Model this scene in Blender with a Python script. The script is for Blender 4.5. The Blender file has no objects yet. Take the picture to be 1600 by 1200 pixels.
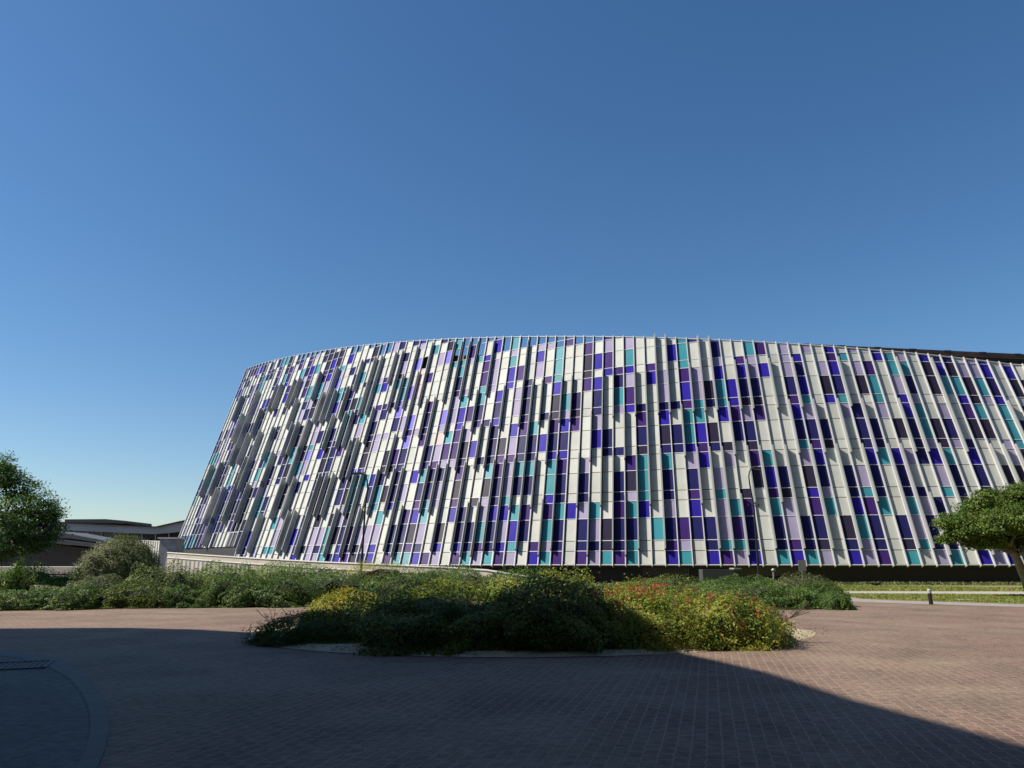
import bpy, bmesh, math, random
import numpy as np
from mathutils import Vector

# ------------------------------------------------------------------ camera, sky, sun
C = bpy.context.scene
col = C.collection
F, CH, PITCH = 1202.0, 1.6, 0.23294
cam = bpy.data.cameras.new('camera'); cam.sensor_width = 36; cam.lens = 36 * F / 1600
cam.clip_end = 6000; cam.clip_start = .05
camo = bpy.data.objects.new('camera', cam); col.objects.link(camo)
camo.location = (0, 0, CH); camo.rotation_euler = (math.pi / 2 + PITCH, 0, 0)
C.camera = camo

SUN = Vector((.679, .062, -.731)).normalized()          # direction the light travels
w = bpy.data.worlds.new('World'); C.world = w; w.use_nodes = True
nt = w.node_tree
sky = nt.nodes.new('ShaderNodeTexSky'); sky.sky_type = 'NISHITA'; sky.sun_disc = False
sky.sun_elevation = math.asin(-SUN.z); sky.sun_rotation = math.atan2(-SUN.x, -SUN.y)
sky.air_density = 1.0; sky.dust_density = .4; sky.ozone_density = 3.0; sky.altitude = 0
hs0 = nt.nodes.new('ShaderNodeHueSaturation'); hs0.inputs['Saturation'].default_value = 1.22
nt.links.new(sky.outputs[0], hs0.inputs['Color']); nt.links.new(hs0.outputs[0], nt.nodes['Background'].inputs[0])
nt.nodes['Background'].inputs[1].default_value = .099
sl = bpy.data.lights.new('sun', 'SUN'); sl.energy = 5.0; sl.angle = math.radians(.5); sl.color = (1, .93, .82)
so = bpy.data.objects.new('sun', sl); col.objects.link(so)
so.rotation_euler = SUN.to_track_quat('-Z', 'Y').to_euler(); so.location = (-30, -10, 60)
C.view_settings.view_transform = 'Standard'; C.view_settings.look = 'None'
C.view_settings.exposure = .25; C.view_settings.gamma = 1
C.render.engine = 'CYCLES'; C.cycles.max_bounces = 6; C.cycles.diffuse_bounces = 1
rng = np.random.default_rng(7); random.seed(7)

# ------------------------------------------------------------------ helpers
def at(px, py, Y):
    """world point seen at pixel px,py of the photograph at forward distance Y"""
    x = (px - 800) / F; v = (600 - py) / F
    fw = math.cos(PITCH) - math.sin(PITCH) * v; up = math.sin(PITCH) + math.cos(PITCH) * v
    t = Y / fw
    return Vector((x * t, Y, CH + up * t))
def gr(px, py, z=0.0):
    x = (px - 800) / F; v = (600 - py) / F
    fw = math.cos(PITCH) - math.sin(PITCH) * v; up = math.sin(PITCH) + math.cos(PITCH) * v
    t = (z - CH) / up
    return Vector((x * t, fw * t, z))
def tag(o, label=None, cat=None, group=None, kind=None):
    if label: o['label'] = label
    if cat: o['category'] = cat
    if group: o['group'] = group
    if kind: o['kind'] = kind
    return o
def empty(name, loc=(0, 0, 0)):
    o = bpy.data.objects.new(name, None); col.objects.link(o); o.location = loc; o.empty_display_size = .2
    return o
class MB:
    def __init__(s): s.v = []; s.f = []; s.m = []
    def poly(s, pts, m=0):
        b = len(s.v); s.v += [tuple(p) for p in pts]; s.f.append(tuple(range(b, b + len(pts)))); s.m.append(m)
    def hexa(s, p, m=0):
        """p: 8 points, 0-3 bottom ring, 4-7 top ring"""
        b = len(s.v); s.v += [tuple(q) for q in p]
        for f in ((3, 2, 1, 0), (4, 5, 6, 7), (0, 1, 5, 4), (1, 2, 6, 5), (2, 3, 7, 6), (3, 0, 4, 7)):
            s.f.append(tuple(b + i for i in f)); s.m.append(m)
    def box(s, a, c, m=0):
        x0, y0, z0 = a; x1, y1, z1 = c
        s.hexa([(x0, y0, z0), (x1, y0, z0), (x1, y1, z0), (x0, y1, z0), (x0, y0, z1), (x1, y0, z1), (x1, y1, z1), (x0, y1, z1)], m)
    def bar(s, a, b_, wd, h, up=(0, 0, 1), m=0):
        a = Vector(a); b_ = Vector(b_); d = (b_ - a).normalized(); sd = d.cross(Vector(up)).normalized(); u = sd.cross(d)
        ps = []
        for q in (a, b_):
            ps += [q - sd * wd / 2 - u * h / 2, q + sd * wd / 2 - u * h / 2, q + sd * wd / 2 + u * h / 2, q - sd * wd / 2 + u * h / 2]
        s.hexa(ps, m)
    def prism(s, pts, z0, z1, m=0):
        n = len(pts); b = len(s.v)
        s.v += [(p[0], p[1], z0) for p in pts] + [(p[0], p[1], z1) for p in pts]
        s.f.append(tuple(b + i for i in range(n - 1, -1, -1))); s.m.append(m)
        s.f.append(tuple(b + n + i for i in range(n))); s.m.append(m)
        for i in range(n):
            j = (i + 1) % n; s.f.append((b + i, b + j, b + n + j, b + n + i)); s.m.append(m)
    def tube(s, pts, rad, n=10, m=0, cap=True):
        pts = [Vector(p) for p in pts]; rad = rad if isinstance(rad, (list, tuple)) else [rad] * len(pts)
        b = len(s.v); ref = Vector((0, 1, 0)); 
        for i, p in enumerate(pts):
            d = (pts[min(i + 1, len(pts) - 1)] - pts[max(i - 1, 0)]).normalized()
            if abs(d.dot(ref)) > .9: ref = Vector((1, 0, 0))
            a = d.cross(ref).normalized(); c = d.cross(a)
            for k in range(n):
                t = 2 * math.pi * k / n; s.v.append(tuple(p + (a * math.cos(t) + c * math.sin(t)) * rad[i]))
        for i in range(len(pts) - 1):
            for k in range(n):
                s.f.append((b + i * n + k, b + i * n + (k + 1) % n, b + (i + 1) * n + (k + 1) % n, b + (i + 1) * n + k)); s.m.append(m)
        if cap:
            s.f.append(tuple(b + k for k in range(n - 1, -1, -1))); s.m.append(m)
            e = b + (len(pts) - 1) * n; s.f.append(tuple(e + k for k in range(n))); s.m.append(m)
    def build(s, name, mats, parent=None, smooth=False):
        me = bpy.data.meshes.new(name); me.from_pydata(s.v, [], s.f)
        mats = mats if isinstance(mats, (list, tuple)) else [mats]
        for mm in mats: me.materials.append(mm)
        me.polygons.foreach_set('material_index', s.m)
        if smooth: me.polygons.foreach_set('use_smooth', [True] * len(s.f))
        me.update()
        o = bpy.data.objects.new(name, me); col.objects.link(o)
        if parent:
            o.parent = parent
            q = parent; off = Vector((0, 0, 0))
            while q: off += q.location; q = q.parent
            me.transform(__import__('mathutils').Matrix.Translation(-off))
        return o

def mat(name, c, rough=.6, var=.0, vscale=2.0, isl=0.0, bump=0.0, bscale=20, spec=.5, metal=0.0, c2=None, big=None):
    m = bpy.data.materials.new(name); m.use_nodes = True; n = m.node_tree; b = n.nodes['Principled BSDF']
    b.inputs['Roughness'].default_value = rough; b.inputs['Specular IOR Level'].default_value = spec
    b.inputs['Metallic'].default_value = metal
    tc = n.nodes.new('ShaderNodeTexCoord'); src = None
    rgb = n.nodes.new('ShaderNodeRGB'); rgb.outputs[0].default_value = (*c, 1); cur = rgb.outputs[0]
    if c2:
        nz = n.nodes.new('ShaderNodeTexNoise'); nz.inputs['Scale'].default_value = vscale; nz.inputs['Detail'].default_value = 6
        n.links.new(tc.outputs['Object'], nz.inputs['Vector'])
        rp = n.nodes.new('ShaderNodeMapRange'); rp.inputs[1].default_value = .38; rp.inputs[2].default_value = .62
        n.links.new(nz.outputs[0], rp.inputs[0])
        mx = n.nodes.new('ShaderNodeMix'); mx.data_type = 'RGBA'; n.links.new(rp.outputs[0], mx.inputs[0])
        n.links.new(cur, mx.inputs[6]); mx.inputs[7].default_value = (*c2, 1); cur = mx.outputs[2]
    if var or isl:
        hsv = n.nodes.new('ShaderNodeHueSaturation'); n.links.new(cur, hsv.inputs['Color'])
        ad = n.nodes.new('ShaderNodeMath'); ad.operation = 'ADD'; ad.inputs[0].default_value = 1; ad.inputs[1].default_value = 0
        if var:
            nz = n.nodes.new('ShaderNodeTexNoise'); nz.inputs['Scale'].default_value = vscale; nz.inputs['Detail'].default_value = 5
            n.links.new(tc.outputs['Object'], nz.inputs['Vector'])
            mr = n.nodes.new('ShaderNodeMapRange'); mr.inputs[1].default_value = .3; mr.inputs[2].default_value = .7
            mr.inputs[3].default_value = 1 - var; mr.inputs[4].default_value = 1 + var
            n.links.new(nz.outputs[0], mr.inputs[0]); n.links.new(mr.outputs[0], ad.inputs[0])
        if isl:
            ge = n.nodes.new('ShaderNodeNewGeometry'); mr = n.nodes.new('ShaderNodeMapRange')
            mr.inputs[3].default_value = -isl; mr.inputs[4].default_value = isl
            n.links.new(ge.outputs['Random Per Island'], mr.inputs[0]); n.links.new(mr.outputs[0], ad.inputs[1])
            m2 = n.nodes.new('ShaderNodeMath'); m2.operation = 'MULTIPLY_ADD'; m2.inputs[1].default_value = .05; m2.inputs[2].default_value = .475
            n.links.new(ge.outputs['Random Per Island'], m2.inputs[0]); 
            if isl > .3: n.links.new(m2.outputs[0], hsv.inputs['Hue'])
        n.links.new(ad.outputs[0], hsv.inputs['Value']); cur = hsv.outputs[0]
    n.links.new(cur, b.inputs['Base Color'])
    if bump:
        nz = n.nodes.new('ShaderNodeTexNoise'); nz.inputs['Scale'].default_value = bscale; nz.inputs['Detail'].default_value = 4
        n.links.new(tc.outputs['Object'], nz.inputs['Vector'])
        bp = n.nodes.new('ShaderNodeBump'); bp.inputs['Strength'].default_value = bump; bp.inputs['Distance'].default_value = .05
        n.links.new(nz.outputs[0], bp.inputs['Height']); n.links.new(bp.outputs[0], b.inputs['Normal'])
    return m

def leafmat(name, c, c2, vscale=1.5, trans=.3, isl=.35):
    m = mat(name, c, .55, isl=isl, vscale=vscale, c2=c2, spec=.35)
    n = m.node_tree; b = n.nodes['Principled BSDF']; out = n.nodes['Material Output']
    tr = n.nodes.new('ShaderNodeBsdfTranslucent'); mx = n.nodes.new('ShaderNodeMixShader'); mx.inputs[0].default_value = trans
    src = b.inputs['Base Color'].links[0].from_socket
    n.links.new(src, tr.inputs[0]); n.links.new(b.outputs[0], mx.inputs[1]); n.links.new(tr.outputs[0], mx.inputs[2])
    n.links.new(mx.outputs[0], out.inputs[0])
    return m

def pavermat(name, rot, bw, bh, c1, c2, cm, patch, zig=.016, mort=.009):
    m = bpy.data.materials.new(name); m.use_nodes = True; n = m.node_tree; b = n.nodes['Principled BSDF']; L = n.links.new
    tc = n.nodes.new('ShaderNodeTexCoord'); mp = n.nodes.new('ShaderNodeMapping'); mp.inputs['Rotation'].default_value = (0, 0, rot)
    L(tc.outputs['Object'], mp.inputs[0])
    sx = n.nodes.new('ShaderNodeSeparateXYZ'); L(mp.outputs[0], sx.inputs[0])
    pp = n.nodes.new('ShaderNodeMath'); pp.operation = 'PINGPONG'; pp.inputs[1].default_value = bw / 2; L(sx.outputs[0], pp.inputs[0])
    ma = n.nodes.new('ShaderNodeMath'); ma.operation = 'MULTIPLY_ADD'; ma.inputs[1].default_value = zig / (bw / 2); L(pp.outputs[0], ma.inputs[0]); L(sx.outputs[1], ma.inputs[2])
    nd = n.nodes.new('ShaderNodeTexNoise'); nd.inputs['Scale'].default_value = 1.1; L(tc.outputs['Object'], nd.inputs['Vector'])
    mb = n.nodes.new('ShaderNodeMath'); mb.operation = 'MULTIPLY_ADD'; mb.inputs[1].default_value = .03; L(nd.outputs[0], mb.inputs[0]); L(ma.outputs[0], mb.inputs[2])
    cx = n.nodes.new('ShaderNodeCombineXYZ'); L(sx.outputs[0], cx.inputs[0]); L(mb.outputs[0], cx.inputs[1])
    br = n.nodes.new('ShaderNodeTexBrick'); br.inputs['Scale'].default_value = 1; br.inputs['Brick Width'].default_value = bw
    br.inputs['Row Height'].default_value = bh; br.inputs['Mortar Size'].default_value = mort; br.inputs['Mortar Smooth'].default_value = .4
    br.inputs['Bias'].default_value = -.1; br.offset = .5
    br.inputs['Color1'].default_value = (*c1, 1); br.inputs['Color2'].default_value = (*c2, 1); br.inputs['Mortar'].default_value = (*cm, 1)
    L(cx.outputs[0], br.inputs['Vector'])
    n1 = n.nodes.new('ShaderNodeTexNoise'); n1.inputs['Scale'].default_value = .22; n1.inputs['Detail'].default_value = 8; n1.inputs['Roughness'].default_value = .65
    L(tc.outputs['Object'], n1.inputs['Vector'])
    mr = n.nodes.new('ShaderNodeMapRange'); mr.inputs[1].default_value = .4; mr.inputs[2].default_value = .65; mr.inputs[4].default_value = .75; L(n1.outputs[0], mr.inputs[0])
    mx = n.nodes.new('ShaderNodeMix'); mx.data_type = 'RGBA'; L(mr.outputs[0], mx.inputs[0]); L(br.outputs[0], mx.inputs[6]); mx.inputs[7].default_value = (*patch, 1)
    # keep the joints readable in the patches
    n2 = n.nodes.new('ShaderNodeTexNoise'); n2.inputs['Scale'].default_value = 9; n2.inputs['Detail'].default_value = 8; L(tc.outputs['Object'], n2.inputs['Vector'])
    m3 = n.nodes.new('ShaderNodeMapRange'); m3.inputs[1].default_value = .3; m3.inputs[2].default_value = .7; m3.inputs[3].default_value = .72; m3.inputs[4].default_value = 1.28; L(n2.outputs[0], m3.inputs[0])
    n5 = n.nodes.new('ShaderNodeTexNoise'); n5.inputs['Scale'].default_value = .55; n5.inputs['Detail'].default_value = 7; n5.inputs['Distortion'].default_value = .6; L(tc.outputs['Object'], n5.inputs['Vector'])
    m5 = n.nodes.new('ShaderNodeMapRange'); m5.inputs[1].default_value = .3; m5.inputs[2].default_value = .6; m5.inputs[3].default_value = .74; m5.inputs[4].default_value = 1.08; L(n5.outputs[0], m5.inputs[0])
    m6 = n.nodes.new('ShaderNodeMath'); m6.operation = 'MULTIPLY'; L(m3.outputs[0], m6.inputs[0]); L(m5.outputs[0], m6.inputs[1])
    hs = n.nodes.new('ShaderNodeHueSaturation'); L(mx.outputs[2], hs.inputs['Color']); L(m6.outputs[0], hs.inputs['Value'])
    mm = n.nodes.new('ShaderNodeMix'); mm.data_type = 'RGBA'
    fm = n.nodes.new('ShaderNodeMath'); fm.operation = 'MULTIPLY'; L(br.outputs['Fac'], fm.inputs[0])
    n4 = n.nodes.new('ShaderNodeTexNoise'); n4.inputs['Scale'].default_value = 3.1; n4.inputs['Detail'].default_value = 9; n4.inputs['Roughness'].default_value = .75; L(tc.outputs['Object'], n4.inputs['Vector'])
    m4 = n.nodes.new('ShaderNodeMapRange'); m4.inputs[1].default_value = .42; m4.inputs[2].default_value = .62; m4.inputs[3].default_value = .12; m4.inputs[4].default_value = .85; L(n4.outputs[0], m4.inputs[0]); L(m4.outputs[0], fm.inputs[1]); L(fm.outputs[0], mm.inputs[0])
    L(hs.outputs[0], mm.inputs[6]); mm.inputs[7].default_value = (*cm, 1)
    L(mm.outputs[2], b.inputs['Base Color']); b.inputs['Roughness'].default_value = .8; b.inputs['Specular IOR Level'].default_value = .25
    bp = n.nodes.new('ShaderNodeBump'); bp.inputs['Strength'].default_value = .5; bp.inputs['Distance'].default_value = .01; bp.invert = True
    ah = n.nodes.new('ShaderNodeMath'); ah.operation = 'MULTIPLY_ADD'; ah.inputs[1].default_value = -.4; L(n2.outputs[0], ah.inputs[0]); L(br.outputs['Fac'], ah.inputs[2])
    L(ah.outputs[0], bp.inputs['Height']); L(bp.outputs[0], b.inputs['Normal'])
    return m

M = {}
def P_(k, c, r, isl=.06, spec=.5): M[k] = mat('panel_' + k, c, r, var=.05, vscale=.7, isl=isl, spec=spec)
M_names = dict(W='white', L='lilac', T='teal', B='blue', N='navy', P='purple', K='plum', V='violet', A='azure', R='pink')
for k, c, r in (('W', (.54, .545, .49), .45), ('L', (.34, .30, .43), .35), ('T', (.055, .27, .32), .25), ('B', (.034, .023, .31), .25),
                ('N', (.022, .022, .105), .22), ('P', (.055, .025, .15), .25), ('K', (.034, .028, .055), .22), ('V', (.21, .18, .62), .3),
                ('A', (.01, .17, .42), .25), ('R', (.66, .52, .49), .4)):
    M[k] = mat(M_names[k] + '_panel', c, .5 if k in 'WLR' else .38, var=.07, vscale=.6, isl=.10, spec=.06 if k in 'WLRTA' else .03)
M['metal'] = mat('white_aluminium', (.58, .585, .575), .5, var=.04, vscale=.5, isl=.05, spec=.2)
FC = [(.31, .32, .31), (.32, .315, .33), (.29, .315, .29)]
for i_ in range(3): M['fin%d' % i_] = mat('fin_metal', FC[i_], .5, var=.06, vscale=.35, isl=.06, spec=.15)
M['dark'] = mat('dark_cladding', (.016, .017, .02), .6, var=.2, vscale=.4)
M['backing'] = mat('dark_backing', (.03, .032, .036), .7)
M['conc'] = mat('grey_roofing', (.30, .29, .27), .8, var=.15)
M['brown'] = mat('brown_fascia', (.115, .068, .042), .6, var=.25, vscale=.5)
M['cream'] = mat('cream_render', (.50, .45, .37), .85, var=.12, vscale=.6, bump=.1)
M['creamwhite'] = mat('bright_render', (.80, .77, .68), .8, var=.08)
M['grey'] = mat('grey_fascia', (.46, .48, .48), .6, var=.12, vscale=.15)
M['cano'] = mat('canopy_sheet', (.11, .115, .118), .6, var=.1, vscale=.2)
M['gap_shade'] = mat('painted_gap_shade', (.012, .012, .014), .8, spec=.1)  # black colour standing in for the shade beside each mullion
M['mid'] = mat('grey_cladding', (.07, .07, .072), .6, var=.1)
M['rib'] = mat('ribbed_metal', (.12, .115, .105), .5, var=.1)
M['glass'] = mat('dark_glass', (.02, .022, .026), .15)
M['wallbrown'] = mat('taupe_render', (.12, .105, .095), .85, var=.1, vscale=.3)
M['pole'] = mat('black_metal', (.018, .018, .02), .4)
M['steel'] = mat('galvanised_steel', (.34, .34, .33), .45, metal=.4)
M['sand'] = mat('sand', (.56, .46, .30), .95, vscale=4, c2=(.40, .32, .21), bump=.6, bscale=30)
M['soil'] = mat('dry_soil', (.13, .10, .07), .95, vscale=.8, c2=(.085, .07, .05), bump=.4, bscale=12)
M['kerb'] = mat('kerb_concrete', (.33, .295, .26), .85, var=.18, vscale=3, bump=.2, bscale=30)
M['path'] = mat('path_concrete', (.42, .39, .33), .85, var=.12, vscale=1)
M['grass'] = mat('lawn_base', (.17, .19, .05), .95, vscale=1.2, c2=(.28, .24, .09), bump=.5, bscale=40)
M['blade'] = leafmat('grass_blade', (.20, .27, .045), (.36, .34, .10), 1.0, .3)
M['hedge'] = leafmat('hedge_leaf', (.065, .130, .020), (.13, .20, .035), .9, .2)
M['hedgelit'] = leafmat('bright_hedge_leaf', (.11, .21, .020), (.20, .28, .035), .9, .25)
M['darkleaf'] = leafmat('dark_leaf', (.10, .145, .022), (.16, .20, .03), 1.6, .2)
M['yellow'] = leafmat('yellow_leaf', (.46, .40, .04), (.20, .26, .045), 1.8, .3)
M['lantana'] = leafmat('fresh_leaf', (.17, .245, .028), (.38, .38, .055), 2.2, .3)
M['grey_leaf'] = leafmat('grey_green_leaf', (.15, .18, .065), (.21, .225, .085), 1.5, .25)
M['treeleaf'] = leafmat('tree_leaf', (.08, .145, .02), (.14, .20, .03), .7, .3)
M['tree2'] = leafmat('dark_tree_leaf', (.07, .15, .04), (.14, .24, .04), .5, .25)
M['red'] = leafmat('red_petal', (.52, .03, .05), (.62, .10, .05), 3, .3, isl=.25)
M['pinkp'] = leafmat('pink_petal', (.60, .03, .20), (.55, .06, .10), 3, .3, isl=.25)
M['litter'] = leafmat('dry_leaf', (.20, .14, .07), (.36, .27, .15), 2, .1)
M['twig'] = mat('dry_twig', (.09, .07, .045), .9)
M['core'] = mat('inner_branches', (.032, .034, .016), 1.0)
M['bark'] = mat('pale_bark', (.30, .235, .16), .9, var=.3, vscale=6, bump=.6, bscale=14)
M['dbark'] = mat('dark_bark', (.08, .062, .045), .9, var=.3, vscale=6)
M['paver'] = pavermat('red_pavers', math.radians(-76), .225, .135, (.222, .136, .102), (.167, .104, .083), (.31, .25, .185), (.275, .206, .145))
M['paver2'] = pavermat('grey_pavers', math.radians(-80), .6, .45, (.142, .144, .130), (.124, .128, .119), (.06, .061, .059), (.15, .145, .130), zig=0, mort=.006)
M['gratem'] = mat('dull_iron', (.13, .13, .125), .8)
M['paint'] = mat('off_white_paint', (.42, .41, .38), .6)
M['white'] = mat('white_paint', (.75, .75, .72), .5)
M['offblock'] = mat('warm_fill_stone', (.42, .35, .26), .8, var=.1, vscale=.3)  # unseen masses; warm tone set to bounce fill into the shade

# ------------------------------------------------------------------ ground, paving, paths, lawns
def sheet(name, pts, z, m, kind='structure', parent=None):
    mb = MB(); mb.poly([(p[0], p[1], z) for p in pts]); o = mb.build(name, m)
    tag(o, kind=kind)
    return o
g = MB(); S_ = 3000
g.poly([(-S_, -S_, 0), (S_, -S_, 0), (S_, S_, 0), (-S_, S_, 0)]); tag(g.build('ground', M['soil']), kind='structure')
road = [(-70, -25), (90, -25), (90, 27.2)] + [tuple(gr(x, y)[:2]) for x, y in ((1700, 950), (1600, 947.5), (1500, 944.5), (1400, 941.5), (1335, 939))] + [(14, 44), (-9, 44)] + [(-11, 33.5), (-16, 33.2), (-22, 31.0), (-70, 27.5)]
sheet('road', road, .004, M['paver'])

# pale kerb line edging the left planting bed
kb = MB(); kpts = [gr(x, y) for x, y in ((-900, 961), (-300, 957), (0, 954.5), (120, 951), (232, 948.5), (330, 948), (450, 948), (520, 947))]
for a, b in zip(kpts[:-1], kpts[1:]): kb.bar(a + Vector((0, .3, .05)), b + Vector((0, .3, .05)), .42, .1)
tag(kb.build('kerb', M['kerb']), kind='structure')
# concrete apron and lawns on the right
apr = [gr(x, y) for x, y in ((1312, 935), (1325, 940), (1400, 943), (1500, 946), (1600, 949), (1900, 957), (1900, 951), (1600, 944.5), (1500, 941.5), (1400, 938.5), (1345, 936), (1325, 932.5))]
sheet('pavement', apr, .012, M['kerb'])
l1 = [gr(x, y) for x, y in ((1318, 931.5), (1345, 936), (1400, 938.5), (1500, 941.5), (1600, 944.5), (1900, 951), (1900, 934), (1600, 931), (1400, 930), (1310, 929.5))]
sheet('lawn', l1, .02, M['grass'])
pth = [gr(x, y) for x, y in ((1180, 929.3), (1310, 929.5), (1400, 930), (1600, 931), (1900, 934), (1900, 926), (1600, 925), (1400, 924.5), (1180, 924.5))]
sheet('path', pth, .026, M['path'])
l2 = [(6, 46.5)] + [tuple(gr(x, y)[:2]) for x, y in ((1180, 924.5), (1400, 924.5), (1600, 925), (1900, 926))] + [(80, 76), (10, 76)]
sheet('back_lawn', l2, .02, M['grass'])
# grey footway with its rim at the lower left
fw_out = [gr(x, y) for x, y in ((-260, 1004), (-80, 1009), (40, 1019), (95, 1032), (130, 1052), (154, 1080), (168, 1112), (170, 1145), (163, 1175), (150, 1205), (120, 1250), (60, 1320))]
fw_in = [gr(x, y) for x, y in ((-260, 1012), (-80, 1018), (25, 1029), (75, 1043), (108, 1062), (129, 1087), (140, 1116), (141, 1146), (133, 1175), (118, 1205), (88, 1250), (30, 1320))]
sheet('footway', fw_out + [Vector((-2.6, 2.5, 0)), Vector((-30, 2.5, 0)), Vector((-30, 14, 0))], .012, M['paver2'])
fk = MB()
for i in range(len(fw_out) - 1):
    fk.poly([Vector((p.x, p.y, .018)) for p in (fw_in[i], fw_in[i + 1], fw_out[i + 1], fw_out[i])][::-1])
tag(fk.build('footway_rim', mat('rim_concrete', (.133, .133, .120), .8, var=.15, vscale=5)), kind='structure')
# drain grate
gt = empty('drain_grate', gr(20, 1041)); tag(gt, 'square slotted drain grate set in the grey footway', 'drain')
c0 = gr(18, 1042); mb = MB()
ax = Vector((.92, .39, 0)); ay = Vector((-.39, .92, 0)); hs_ = .52
def gp(a, b, z): return Vector((c0.x, c0.y, 0)) + ax * a + ay * b + Vector((0, 0, z))
for s0, s1 in (((-hs_, -hs_), (hs_, -hs_)), ((hs_, -hs_), (hs_, hs_)), ((hs_, hs_), (-hs_, hs_)), ((-hs_, hs_), (-hs_, -hs_))):
    mb.bar(gp(*s0, .024), gp(*s1, .024), .07, .02)
mb.build('frame', M['gratem'], gt)
mb = MB()
for i in range(11):
    t = -hs_ + .09 + i * .086
    mb.bar(gp(t, -hs_ + .04, .022), gp(t, hs_ - .04, .022), .035, .012)
mb.build('grille', M['gratem'], gt)
mb = MB(); mb.poly([gp(-hs_, -hs_, .0155), gp(hs_, -hs_, .0155), gp(hs_, hs_, .0155), gp(-hs_, hs_, .0155)]); mb.build('pit', M['dark'], gt)

# planting island
isl_px = [(390, 991), (397, 1003), (430, 1011), (500, 1018.5), (600, 1024), (700, 1027), (850, 1028), (1000, 1024.5), (1130, 1017), (1215, 1008), (1262, 999), (1278, 991), (1262, 983)]
ip = [gr(x, y) for x, y in isl_px] + [Vector((6.3, 19.6, 0)), Vector((5, 21.5, 0)), Vector((2, 23.2, 0)), Vector((-2, 23.8, 0)), Vector((-5, 23, 0)), Vector((-6.8, 21, 0))]
# smooth outline
def chaikin(p, k=2):
    for _ in range(k):
        q = []
        for i in range(len(p)):
            a, b = p[i], p[(i + 1) % len(p)]; q += [a * .75 + b * .25, a * .25 + b * .75]
        p = q
    return p
ip = chaikin(ip)
mb = MB(); ctr = sum(ip, Vector()) / len(ip)
ring2 = [ctr + (p - ctr) * .93 for p in ip]
N_ = len(ip)
for i in range(N_):
    j = (i + 1) % N_
    a, b = ip[i], ip[j]; c_, d_ = ring2[j], ring2[i]
    mb.poly([(a.x, a.y, .008), (b.x, b.y, .008), (c_.x, c_.y, .07), (d_.x, d_.y, .07)])
    mb.poly([(d_.x, d_.y, .07), (c_.x, c_.y, .07), (ctr.x, ctr.y, .12)])
tag(mb.build('planting_bed', M['sand'], smooth=True), kind='structure')
mb = MB()
for i in range(N_):
    a, b = ip[i], ip[(i + 1) % N_]
    a2, b2 = ctr + (a - ctr) * 1.016, ctr + (b - ctr) * 1.016
    if a.y < 19 and a.x < 2.2: mb.poly([(a.x, a.y, .014), (a2.x, a2.y, .014), (b2.x, b2.y, .014), (b.x, b.y, .014)])
tag(mb.build('bed_edging', M['kerb']), kind='structure')

# ------------------------------------------------------------------ the coloured facade building
Q = [-0.4271, 0.48759, 0.01771, -0.02765, 0.01294, -0.01728, 0.02349, 0.02092, 47.13867, 72.83118, 0.03353, 0.05055, -0.09912, 0.03019, 0.07128, 0.61272, -0.32879, 0.1076, 0.15727, -0.00823]
NC, SM = 98, 1.3
u = (np.arange(NC) + .5) / NC * 2 - 1
hd = np.polynomial.legendre.legval(u, Q[:8])
X = np.concatenate([[0], np.cumsum(SM * np.cos(hd))])[:NC]; Yc = np.concatenate([[0], np.cumsum(SM * np.sin(hd))])[:NC]
X = X - X[90] + Q[8]; Yc = Yc - Yc[90] + Q[9]
u = np.arange(NC) / NC * 2 - 1
HX = np.polynomial.legendre.legval(u, Q[10:15]); HY = np.polynomial.legendre.legval(u, Q[15:20])
zs_ = [43.047, 43.04, 42.398, 41.279, 39.843, 38.166, 36.314, 34.443, 32.61, 30.811, 29.264, 27.928, 26.738, 25.897, 25.071, 24.397, 23.876]
ZT = np.polyval(np.polyfit(np.arange(0, 97, 6), zs_, 6), np.arange(NC))
NL = 112
def ext(a, lin=True):
    d = (a[-2] - a[-6]) / 4 if lin else 0
    return np.concatenate([a[:-1], a[-2] + d * np.arange(1, NL - NC + 2)])
X, Yc, HX, HY, ZT = ext(X), ext(Yc), ext(HX, False), ext(HY, False), ext(ZT)
ZR = [1.8]
for h in [1.32] + [1.03, 2.30, 1.787] * 9: ZR.append(ZR[-1] + h)
nrm = []
for c in range(NL):
    a, b = max(c - 1, 0), min(c + 1, NL - 1)
    t = Vector((X[b] - X[a], Yc[b] - Yc[a], 0)).normalized(); l = Vector((HX[c], HY[c], 1)).normalized()
    n = t.cross(l).normalized()
    if n.y > 0: n = -n
    nrm.append((n, t))
def FP(c, z, off=0.0, side=0.0):
    n, t = nrm[c]
    return Vector((X[c] + HX[c] * (z - CH), Yc[c] + HY[c] * (z - CH), z)) + n * off + t * side
ZB = [4.3 if c < 18 else ZR[0] for c in range(NL)]

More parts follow.
